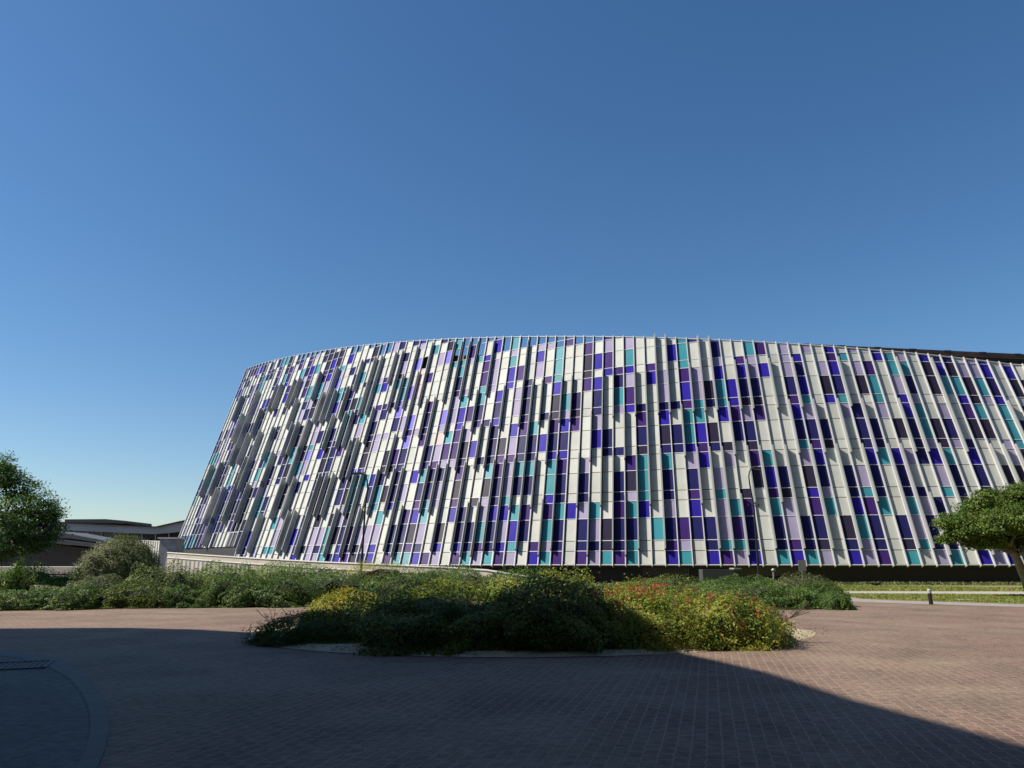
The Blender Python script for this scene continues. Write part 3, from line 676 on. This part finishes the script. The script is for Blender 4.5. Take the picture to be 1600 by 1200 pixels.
# island planting
i1 = shrub(-4.1, 17.2, 1.30, .85, .60, M['hedge'], 16000, .075, 'low dark feathery shrub at the shaded left tip of the island', group=gI, asp=.22, rough=.10, tips=.22, core=.6)
i2 = shrub(-4.15, 20.0, 1.30, 1.1, .96, M['yellow'], 17000, .06, 'yellow leaved shrub at the back left of the island, above the dark feathery one', group=gI, rough=.12, tips=.10, core=.7)
i3 = shrub(-1.9, 18.3, 1.8, 1.4, 1.16, M['lantana'], 19000, .06, 'yellow green shrub on the island directly right of the yellow leaved one', group=gI, rough=.15, tips=.22, core=.7)
i4 = shrub(-1.35, 16.1, 1.40, 1.15, .94, M['darkleaf'], 22000, .065, 'dark green leafy shrub bulging over the front of the island, left of its middle one', group=gI, rough=.15, tips=.18, core=.7)
i5 = shrub(.75, 16.05, 1.35, 1.15, 1.08, M['darkleaf'], 24000, .065, 'large dark green shrub in the middle of the island', group=gI, rough=.15, tips=.18, core=.7)
i6 = shrub(.7, 18.7, 1.8, 1.3, 1.30, M['lantana'], 17000, .06, 'bright green shrub behind the dark middle shrub of the island', group=gI, rough=.12, tips=.15, core=.7)
i7 = shrub(2.55, 16.5, 1.15, 1.0, 1.14, M['lantana'], 22000, .055, 'flowering shrub with red and pink blossom just right of the dark middle island shrub', group=gI, rough=.15, tips=.22, core=.7)
i8 = shrub(4.25, 16.8, 1.15, .9, 1.0, M['lantana'], 22000, .055, 'wide green flowering shrub with red blossom along its top, right side of the island', group=gI, rough=.15, tips=.22, core=.7)
i9 = shrub(5.45, 17.5, .58, .6, .74, M['grey_leaf'], 8000, .05, 'small twiggy flowering shrub at the far right tip of the island', group=gI, rough=.2, tips=.35, core=.6)
i10 = shrub(3.1, 18.9, 1.75, 1.0, 1.16, M['lantana'], 16000, .055, 'reddish topped shrub at the back right of the island', group=gI, rough=.12, tips=.15, core=.7)
for o, n, m, sc, sd, cx in ((i7, 16, 'pinkp', (1.15, 1.0, 1.14), 5, -.1), (i7, 16, 'red', (1.15, 1.0, 1.14), 6, -.4), (i8, 18, 'red', (1.15, .9, 1.0), 8, .1), (i8, 8, 'pinkp', (1.15, .9, 1.0), 18, .1), (i10, 55, 'red', (1.75, 1.0, 1.16), 9, .1), (i9, 10, 'pinkp', (.58, .6, .74), 11, 0), (i5, 4, 'red', (1.30, 1.15, 1.22), 21, .6)):
    blossoms(o, n, M[m], .045, sc, sd, cx=cx, per=12, bw=.05)
# leafy sprigs standing out of the island shrubs
def sprig(par, x, y, z, h, seed, m='grey_leaf'):
    r = np.random.default_rng(seed); mb = MB(); L = par.location
    top = Vector((x + r.normal() * .05, y, z + h)); mb.tube([(x, y, z - .3), (x, y, z + h * .5), top], [.008, .006, .003], 5)
    k = 26; t = r.random(k); P = np.array([[x, y, z]]) + np.outer(t, [top.x - x, 0, h]) + r.normal(size=(k, 3)) * .03 * (1.2 - t)[:, None]
    q = quads('sprig_leaves', P - np.array(L), r.normal(size=(k, 3)), .05, M[m]); q.parent = par
    o = mb.build('sprig', M['twig'], par)
for k, (x, h, pr_) in enumerate(((3.02, .22, i10), (3.35, .16, i10), (2.1, .10, i6), (-.4, .1, i6), (1.1, .14, i6), (1.5, .08, i6), (.3, .12, i6), (-1.2, .1, i3))):
    sprig(pr_, x, 18.6, 1.08, h, k)
def twig(par, x, y, z, dx, dz, n, seed):
    r = random.Random(seed); mb = MB()
    for i in range(n):
        a = Vector((x, y, z)); d = Vector((dx + r.uniform(-.3, .3), r.uniform(-.3, .3), dz + r.uniform(-.2, .2)))
        b_ = a + d * r.uniform(.4, .9); mb.tube([a, b_], [.006, .003], 4)
        for j in range(3): c_ = a.lerp(b_, r.uniform(.3, .9)); mb.tube([c_, c_ + Vector((r.uniform(-.2, .2), r.uniform(-.1, .1), r.uniform(.05, .2)))], [.004, .002], 4)
    mb.build('bare_twigs', M['twig'], par)
twig(i9, 6.0, 17.4, .5, .5, .25, 10, 3)
twig(i1, -5.1, 17.2, .35, -.1, .5, 4, 5); twig(i1, -4.7, 17.2, .4, .0, .5, 3, 8)

# planted beds beyond the paving: (px, py of base centre, Y, half width px, height px-top, material, label)
def bedshrub(px, ytop, Y, wpx, dep, m, n, size, label, **kw):
    p = at(px, ytop, Y); k = Y / F
    return shrub(p.x, Y, wpx * k, dep, max(.25, p.z), M[m], n, size, label, **kw)
gL = 'shrubs of the left bed'; gM = 'shrubs of the middle bed'; gR = 'shrubs of the bed behind the island'
B = bedshrub
B(15, 921, 31.2, 75, 1.6, 'hedge', 15300, 0.078, 'olive green shrub at the left edge of the view, front row of the left bed', group=gL)
B(110, 916, 31.4, 62, 1.6, 'hedge', 15300, 0.078, 'rounded green shrub in front of the canopy building, second in the front row', group=gL)
B(190, 914, 32.3, 56, 1.5, 'darkleaf', 15300, 0.078, 'dark green shrub ending the front row, below the bushy grey shrub', group=gL)
B(-120, 918, 31.2, 80, 1.6, 'hedge', 10200, 0.078, 'green front row shrub running out of the left edge of the view', group=gL)
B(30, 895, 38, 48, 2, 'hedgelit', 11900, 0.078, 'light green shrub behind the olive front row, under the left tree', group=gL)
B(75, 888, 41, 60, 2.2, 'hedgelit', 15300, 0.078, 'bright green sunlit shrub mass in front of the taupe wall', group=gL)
B(140, 903, 36, 50, 1.8, 'grey_leaf', 11900, 0.078, 'greyish shrub between the front row and the bushy round shrub', group=gL)
B(28, 878, 37, 12, .5, 'hedgelit', 3060, 0.086, 'small upright lime green sapling under the left tree', group=gL, tips=.3, cat='sapling', name='sapling')
B(268, 889, 37, 48, 2.2, 'darkleaf', 13600, 0.078, 'dark shrub between the bushy grey shrub and the ramp wall', group=gM)
B(262, 919, 32.6, 30, 1.2, 'grey_leaf', 9350, 0.070, 'small brownish grey shrub at the front left corner of the middle bed', group=gM)
B(310, 915, 32.8, 40, 1.4, 'hedge', 13600, 0.070, 'mid green clump in the front row of the middle bed, second from its left corner', group=gM)
B(370, 908, 33.0, 48, 1.5, 'hedge', 15300, 0.070, 'rounded green clump at the middle of the front row of the middle bed', group=gM)
B(440, 907, 33.2, 48, 1.5, 'hedge', 15300, 0.070, 'green clump just left of the yellow leaved island shrub', group=gM)
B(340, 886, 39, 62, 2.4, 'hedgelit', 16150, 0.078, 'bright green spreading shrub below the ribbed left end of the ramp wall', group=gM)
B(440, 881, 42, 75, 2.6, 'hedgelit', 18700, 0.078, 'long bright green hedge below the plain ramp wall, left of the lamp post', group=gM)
B(515, 893, 37, 60, 2.0, 'hedge', 15300, 0.070, 'dark green clump left of the left lamp post foot', group=gM)
B(590, 883, 42, 60, 2.5, 'yellow', 16150, 0.062, 'yellow green shrub around the foot of the left lamp post', group=gM)
B(640, 895, 36, 60, 2.0, 'hedge', 15300, 0.070, 'dark green clump just right of the left lamp post foot', group=gM)
B(690, 884, 44, 62, 2.4, 'hedge', 13600, 0.078, 'dark rounded shrub under the point where the ramp wall meets the blue panels', group=gM)
B(760, 891, 40, 62, 2.2, 'hedge', 13600, 0.078, 'green shrub below the falling end of the ramp wall', group=gM)
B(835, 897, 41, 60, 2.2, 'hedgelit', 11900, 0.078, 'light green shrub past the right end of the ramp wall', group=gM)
B(905, 905, 44, 60, 2.2, 'hedge', 10200, 0.078, 'low green shrub in front of the black plinth, behind the middle of the island', group=gR)
B(985, 906, 45, 60, 2.2, 'hedge', 10200, 0.078, 'low dark shrub below the left ribbed louvre', group=gR)
B(1060, 903, 43, 60, 2.2, 'darkleaf', 13600, 0.078, 'dark green shrub below the grey metal housing', group=gR)
B(1125, 904, 41, 50, 2.2, 'hedge', 13600, 0.078, 'green shrub left of the right lamp post', group=gR)
B(1150, 913, 33, 66, 2.0, 'hedge', 16150, 0.070, 'broad green shrub in front of the right lamp post foot', group=gR)
B(1190, 905, 42, 40, 2.0, 'hedge', 11050, 0.078, 'green shrub right behind the right lamp post foot', group=gR)
B(1238, 903, 40, 34, 1.8, 'grey_leaf', 11050, 0.070, 'greyish shrub round the small knobbed post', group=gR)
B(1215, 920, 32, 50, 1.8, 'hedge', 14450, 0.070, 'green clump in front of the sign post, on its left', group=gR)
B(1272, 911, 33, 44, 1.8, 'hedge', 17000, 0.066, 'rounded green shrub at the right end of the bed, in front of the sign post', group=gR)
B(1305, 930, 31, 22, 1.0, 'hedge', 7650, 0.062, 'lowest dark green shrub at the very tip of the bed beside the lawn', group=gR)
B(1265, 902, 41, 30, 1.6, 'grey_leaf', 9350, 0.070, 'dry purplish grey shrub behind the sign post by the lawn', group=gR, tips=.25)
# soft round bush
p = at(190, 843, 44); bush = shrub(p.x, 44, 60 * 44 / F, 2.0, p.z * .97, M['grey_leaf'], 60000, .13, 'big round feathery grey green bush in the left bed', cat='bush', name='round_bush', tips=.16, asp=.24, rough=.07, core=.74)

# ------------------------------------------------------------------ trees
def tree(name, base, joints, blobs, mleaf, mbark, label, leaf=.12, per=900, r0=.2, flat=.75, seed=1, asp=.5, group=None):
    r = np.random.default_rng(seed); t = empty(name, base); tag(t, label, 'tree', group)
    mb = MB(); b = Vector(base)
    trunk = [b + Vector(j[:3]) for j in joints]; mb.tube(trunk, [j[3] for j in joints], 12); mb.build('trunk', mbark, t, smooth=True)
    P = []; Nn = []
    lm = MB(); fork = trunk[-1]
    for (bx, by, bz, br, fl_) in blobs:
        c = b + Vector((bx, by, bz)); st = trunk[-1] if r.random() < .6 else trunk[-2]
        mid = st.lerp(c, .5) + Vector((r.normal() * .2, r.normal() * .2, -.15 * br))
        lm.tube([st, mid, c], [r0 * .42, r0 * .25, .03], 6)
        for k in range(5):
            e_ = c + Vector(r.normal(size=3).tolist()) * br * .45; s_ = mid.lerp(c, r.random()); lm.tube([s_, e_], [.035, .012], 4)
        # twig clusters inside the blob
        nc = int(34 * br * br) + 8
        D = r.normal(size=(nc, 3)); D /= np.linalg.norm(D, axis=1, keepdims=True)
        cc = D * (br * (.55 + .5 * r.random(nc)))[:, None] * np.array([1, 1, fl_])
        cc[:, 2] = np.where(cc[:, 2] < -br * fl_ * .55, -br * fl_ * .5, cc[:, 2])
        k = int(per / 34)
        pp = np.repeat(cc, k, 0) + r.normal(size=(nc * k, 3)) * np.array([.22, .22, .11])
        P.append(pp + np.array(c)); Nn.append(np.repeat(D, k, 0) * .6 + r.normal(size=(nc * k, 3)) * .6 + np.array([0, 0, .5]))
    lm.build('branches', mbark, t, smooth=True)
    P = np.concatenate(P) - np.array(base); Nn = np.concatenate(Nn)
    q = quads('crown', P, Nn, leaf * (.6 + .8 * r.random(len(P))), mleaf, asp=asp); q.parent = t
    return t
# right tree: umbrella crown on a leaning pale trunk
bR = at(1612, 925, 42); bR.z = 0
k = 42 / F
def rb(px, py, dy, rp, fl_=.62):
    p = at(px, py, 42 + dy); return (p.x - bR.x, p.y - bR.y, p.z, rp * k, fl_)
blR = [rb(1492, 816, 0, 23, .55), rb(1530, 800, .5, 32), rb(1520, 828, -.6, 27, .55), rb(1575, 787, .3, 36), rb(1560, 818, -1.2, 36), rb(1562, 808, 1.5, 36), rb(1615, 778, .5, 38), rb(1605, 812, -1.5, 40),
       rb(1660, 785, .2, 42), rb(1655, 820, 1.2, 42), rb(1700, 800, 0, 40), rb(1590, 842, .6, 24, .5), rb(1640, 845, -.8, 28), rb(1500, 836, .5, 14, .5), rb(1478, 842, .2, 8, .6), rb(1520, 850, .4, 15, .5), rb(1548, 845, -.5, 22, .6), rb(1508, 822, .9, 26, .7), rb(1545, 782, 0, 26, .6), rb(1600, 768, 0, 26, .5), rb(1575, 852, .8, 14, .5), rb(1735, 820, 0, 30)]
jt = [(0, 0, 0, .30)] + [tuple((at(x, y, 42) - bR)[:2]) + (at(x, y, 42).z, r_) for x, y, r_ in ((1603, 905, .24), (1594, 885, .21), (1587, 868, .19), (1576, 858, .16))]
tree('shade_tree', bR, jt, blR, M['treeleaf'], M['bark'], 'spreading green tree with leaning pale trunk at the right edge, in front of the facade', leaf=.135, per=3300, r0=.22, seed=5)
# left tree
bL = at(-22, 920, 40); bL.z = 0; k = 40 / F
def lbn(px, py, dy, rp, fl_=.8):
    p = at(px, py, 40 + dy); return (p.x - bL.x, p.y - bL.y, p.z, rp * k, fl_)
blL = [lbn(4, 728, 0, 20), lbn(10, 745, 0, 26), lbn(84, 800, 0, 13), lbn(28, 765, .5, 32), lbn(-20, 745, 0, 36), lbn(50, 788, 0, 32), lbn(12, 800, -1, 42), lbn(70, 802, .6, 22), lbn(60, 828, -.6, 30), lbn(20, 840, -1, 36), lbn(-30, 820, 0, 48),
       lbn(-60, 780, 0, 48), lbn(-90, 820, 0, 48), lbn(75, 818, .2, 18), lbn(45, 852, .3, 24), lbn(66, 846, .8, 14), lbn(0, 862, 0, 22)]
jl = [(0, 0, 0, .26), (.1, 0, 1.2, .22), (.05, 0, 2.4, .19), (.3, 0, 3.3, .16)]
tree('broad_tree', bL, jl, blL, M['tree2'], M['dbark'], 'dense dark green tree at the left edge in front of the taupe building', leaf=.14, per=1500, r0=.24, seed=9, asp=.4)

# ------------------------------------------------------------------ lawns' grass
def blades(name, poly, n, h, label_z=.02, seed=1, m=None):
    r = np.random.default_rng(seed); xs = [p[0] for p in poly]; ys = [p[1] for p in poly]; pts = []
    while len(pts) < n:
        x = r.uniform(min(xs), max(xs), n * 2); y = r.uniform(min(ys), max(ys), n * 2); ins = np.zeros(len(x), bool); j = len(poly) - 1
        for i in range(len(poly)):
            xi, yi, xj, yj = poly[i][0], poly[i][1], poly[j][0], poly[j][1]
            ins ^= ((yi > y) != (yj > y)) & (x < (xj - xi) * (y - yi) / ((yj - yi) or 1e-9) + xi); j = i
        pts += list(zip(x[ins], y[ins]))
    pts = np.array(pts[:n]); P = np.column_stack([pts, label_z + h * .4 + h * .3 * r.random(n)])
    a = r.normal(size=(n, 3)); a[:, 2] = 0.15
    o = quads(name, P, a, h * (.6 + r.random(n)), m or M['blade'], asp=.35); tag(o, kind='stuff')
    return o
o = blades('lawn_grass', [(p[0], p[1]) for p in l1], 26000, .10, seed=2); tag(o, 'short mown grass on the lawn strip behind the bollard', 'grass')
o = blades('back_lawn_grass', [(p[0], p[1]) for p in l2 if p[0] < 60] , 34000, .16, seed=3); tag(o, 'rougher dry grass on the lawn strip at the foot of the black plinth', 'grass')
fr = [(10, 70.2), (60, 68.5), (60, 67.0), (10, 69)]
o = blades('wispy_grass', fr, 4500, .28, seed=4, m=M['grey_leaf']); tag(o, 'wispy dry grass fringe along the black plinth', 'grass')

o = blades('leaf_litter', [(p.x, p.y) for p in [ctr + (p - ctr) * 1.05 for p in ip]], 5200, .04, .05, seed=9, m=M['litter']); tag(o, 'dry fallen leaves and chips scattered over the sandy island bed', 'leaf litter')
# ------------------------------------------------------------------ street furniture
def lamp(base_px, base_y, Y, pts, head, label, side):
    b = at(base_px, base_y, Y); b.z = 0; t = empty('street_lamp', b); tag(t, label, 'street lamp', 'black curved street lamps')
    P = [b] + [at(x, y, Y) for x, y in pts]
    mb = MB(); mb.tube(P, [.085, .075, .065, .055, .05, .045, .04, .035][:len(P)] + [.035] * max(0, len(P) - 8), 10); mb.build('pole', M['pole'], t, smooth=True)
    mb = MB(); mb.tube([b, b + Vector((0, 0, .5))], .12, 12); mb.build('base', M['pole'], t)
    e = P[-1]; s = side; mb = MB()
    mb.hexa([e + Vector((s * x, y, z)) for x, y, z in ((-.08, -.10, -.05), (.42, -.13, -.07), (.42, .13, -.07), (-.08, .10, -.05), (-.08, -.07, .05), (.40, -.1, .035), (.40, .1, .035), (-.08, .07, .05))])
    h = mb.build('lamp_head', M['pole'], t)
    mb = MB(); q = e + Vector((s * .2, 0, -.064)); mb.box((q.x - .16, q.y - .09, q.z - .03), (q.x + .16, q.y + .09, q.z - .012)); mb.build('lens', M['glass'], h)
    c = P[-4]; q0 = P[3] if len(P) > 3 else P[1]
    mb = MB(); mb.bar(q0 + Vector((-.32, 0, .02)), q0 + Vector((.30, 0, -.04)), .03, .03); mb.tube([q0 + Vector((-.3, 0, .0)), q0 + Vector((-.3, 0, .14))], .04, 8); mb.tube([q0 + Vector((.28, 0, -.05)), q0 + Vector((.28, 0, .1))], .04, 8)
    mb.build('bracket', M['pole'], t)
lamp(561.5, 921, 45, [(563.5, 900), (567, 850), (570.6, 792), (572.6, 778), (574.4, 764), (574, 752), (571.6, 745), (567.5, 740.8), (563, 739.5)], 0, 'black lamp post rising from the shrubs, its arm curling left', -1)
lamp(1187.3, 921, 45, [(1185.8, 900), (1181.5, 840), (1177.6, 790), (1174.2, 772), (1171.6, 757), (1170, 745), (1170.8, 737), (1173.5, 732.5), (1177.5, 730.8)], 0, 'black lamp post in front of the right ribbed louvre, its arm curling right', 1)
# sign seen from behind
b = at(1257.3, 930, 41); b.z = 0; t = empty('road_sign', b); tag(t, 'grey sign plate on a thin steel post, seen from behind', 'sign')
mb = MB(); mb.tube([b, Vector((b.x - .04, b.y, at(1253, 879, 41).z))], .032, 8); mb.build('post', M['steel'], t)
q = at(1253, 884.5, 41); mb = MB(); mb.box((q.x - .2, q.y - .05, q.z - .26), (q.x + .2, q.y - .036, q.z + .30)); mb.build('sign_plate', M['steel'], t)
mb = MB(); mb.box((q.x - .2, q.y - .036, q.z - .1), (q.x + .2, q.y - .01, q.z - .06)); mb.box((q.x - .2, q.y - .036, q.z + .12), (q.x + .2, q.y - .01, q.z + .16)); mb.build('clamp', M['steel'], t)
# little knobbed post
b = at(1208.5, 915, 43); b.z = 0; t = empty('marker_post', b); tag(t, 'short grey post with a round head poking out of the bed left of the sign', 'post')
q = at(1208.3, 891, 43); mb = MB(); mb.tube([b, q], .045, 8); mb.build('post', M['steel'], t)
bm = bmesh.new(); bmesh.ops.create_uvsphere(bm, u_segments=14, v_segments=10, radius=.11); bmesh.ops.translate(bm, verts=bm.verts, vec=q - b); me = bpy.data.meshes.new('head'); bm.to_mesh(me); bm.free(); me.materials.append(M['steel']); o = bpy.data.objects.new('head', me); col.objects.link(o); o.parent = t
# bollard light
b = gr(1455, 944, .02); t = empty('bollard', b); tag(t, 'dark bollard with a pale top standing on the lawn edge', 'bollard')
h = at(1455, 921, b.y).z
mb = MB(); mb.tube([b, b + Vector((-.015, 0, h * .72))], [.085, .085], 14); mb.build('post', M['pole'], t)
mb = MB(); mb.tube([b + Vector((-.015, 0, h * .72)), b + Vector((-.02, 0, h - .04)), b + Vector((-.02, 0, h))], [.08, .08, .05], 14); mb.build('cap', M['paint'], t)
# black bird on the lawn
b = gr(1370, 917.5, .03); t = MB()
def ell(mb, c, r, n=10, m=0):
    c = Vector(c); b0 = len(mb.v)
    for i in range(n + 1):
        a = math.pi * i / n
        for j in range(12):
            p = 2 * math.pi * j / 12; mb.v.append((c.x + r[0] * math.cos(a), c.y + r[1] * math.sin(a) * math.cos(p), c.z + r[2] * math.sin(a) * math.sin(p)))
    for i in range(n):
        for j in range(12): mb.f.append((b0 + i * 12 + j, b0 + i * 12 + (j + 1) % 12, b0 + (i + 1) * 12 + (j + 1) % 12, b0 + (i + 1) * 12 + j)); mb.m.append(m)
ell(t, (b.x, b.y, .26), (.30, .12, .13)); ell(t, (b.x + .26, b.y, .40), (.10, .08, .09)); t.tube([(b.x + .18, b.y, .3), (b.x + .25, b.y, .39)], [.07, .06], 10)
t.tube([(b.x - .2, b.y, .28), (b.x - .52, b.y, .36)], [.08, .03], 8)
t.tube([(b.x + .34, b.y, .40), (b.x + .44, b.y, .38)], [.025, .005], 6)
for s in (-.05, .05): t.tube([(b.x + .02, b.y + s, .18), (b.x + .03, b.y + s, .03)], .012, 5)
o = t.build('bird', mat('black_feather', (.012, .012, .014), .6), smooth=True); tag(o, 'small black bird standing on the back lawn', 'bird')
# flat white scrap on the front lawn
b = gr(1507, 937.5, .06); mb = MB(); mb.hexa([(b.x - .5, b.y - .12, .05), (b.x + .35, b.y - .2, .05), (b.x + .5, b.y + .2, .05), (b.x - .3, b.y + .15, .05), (b.x - .48, b.y - .1, .08), (b.x + .3, b.y - .18, .11), (b.x + .46, b.y + .18, .09), (b.x - .3, b.y + .12, .10)])
o = mb.build('utility_cover', M['white']); tag(o, 'small flat pale cover lying in the front lawn right of the bollard', 'cover')
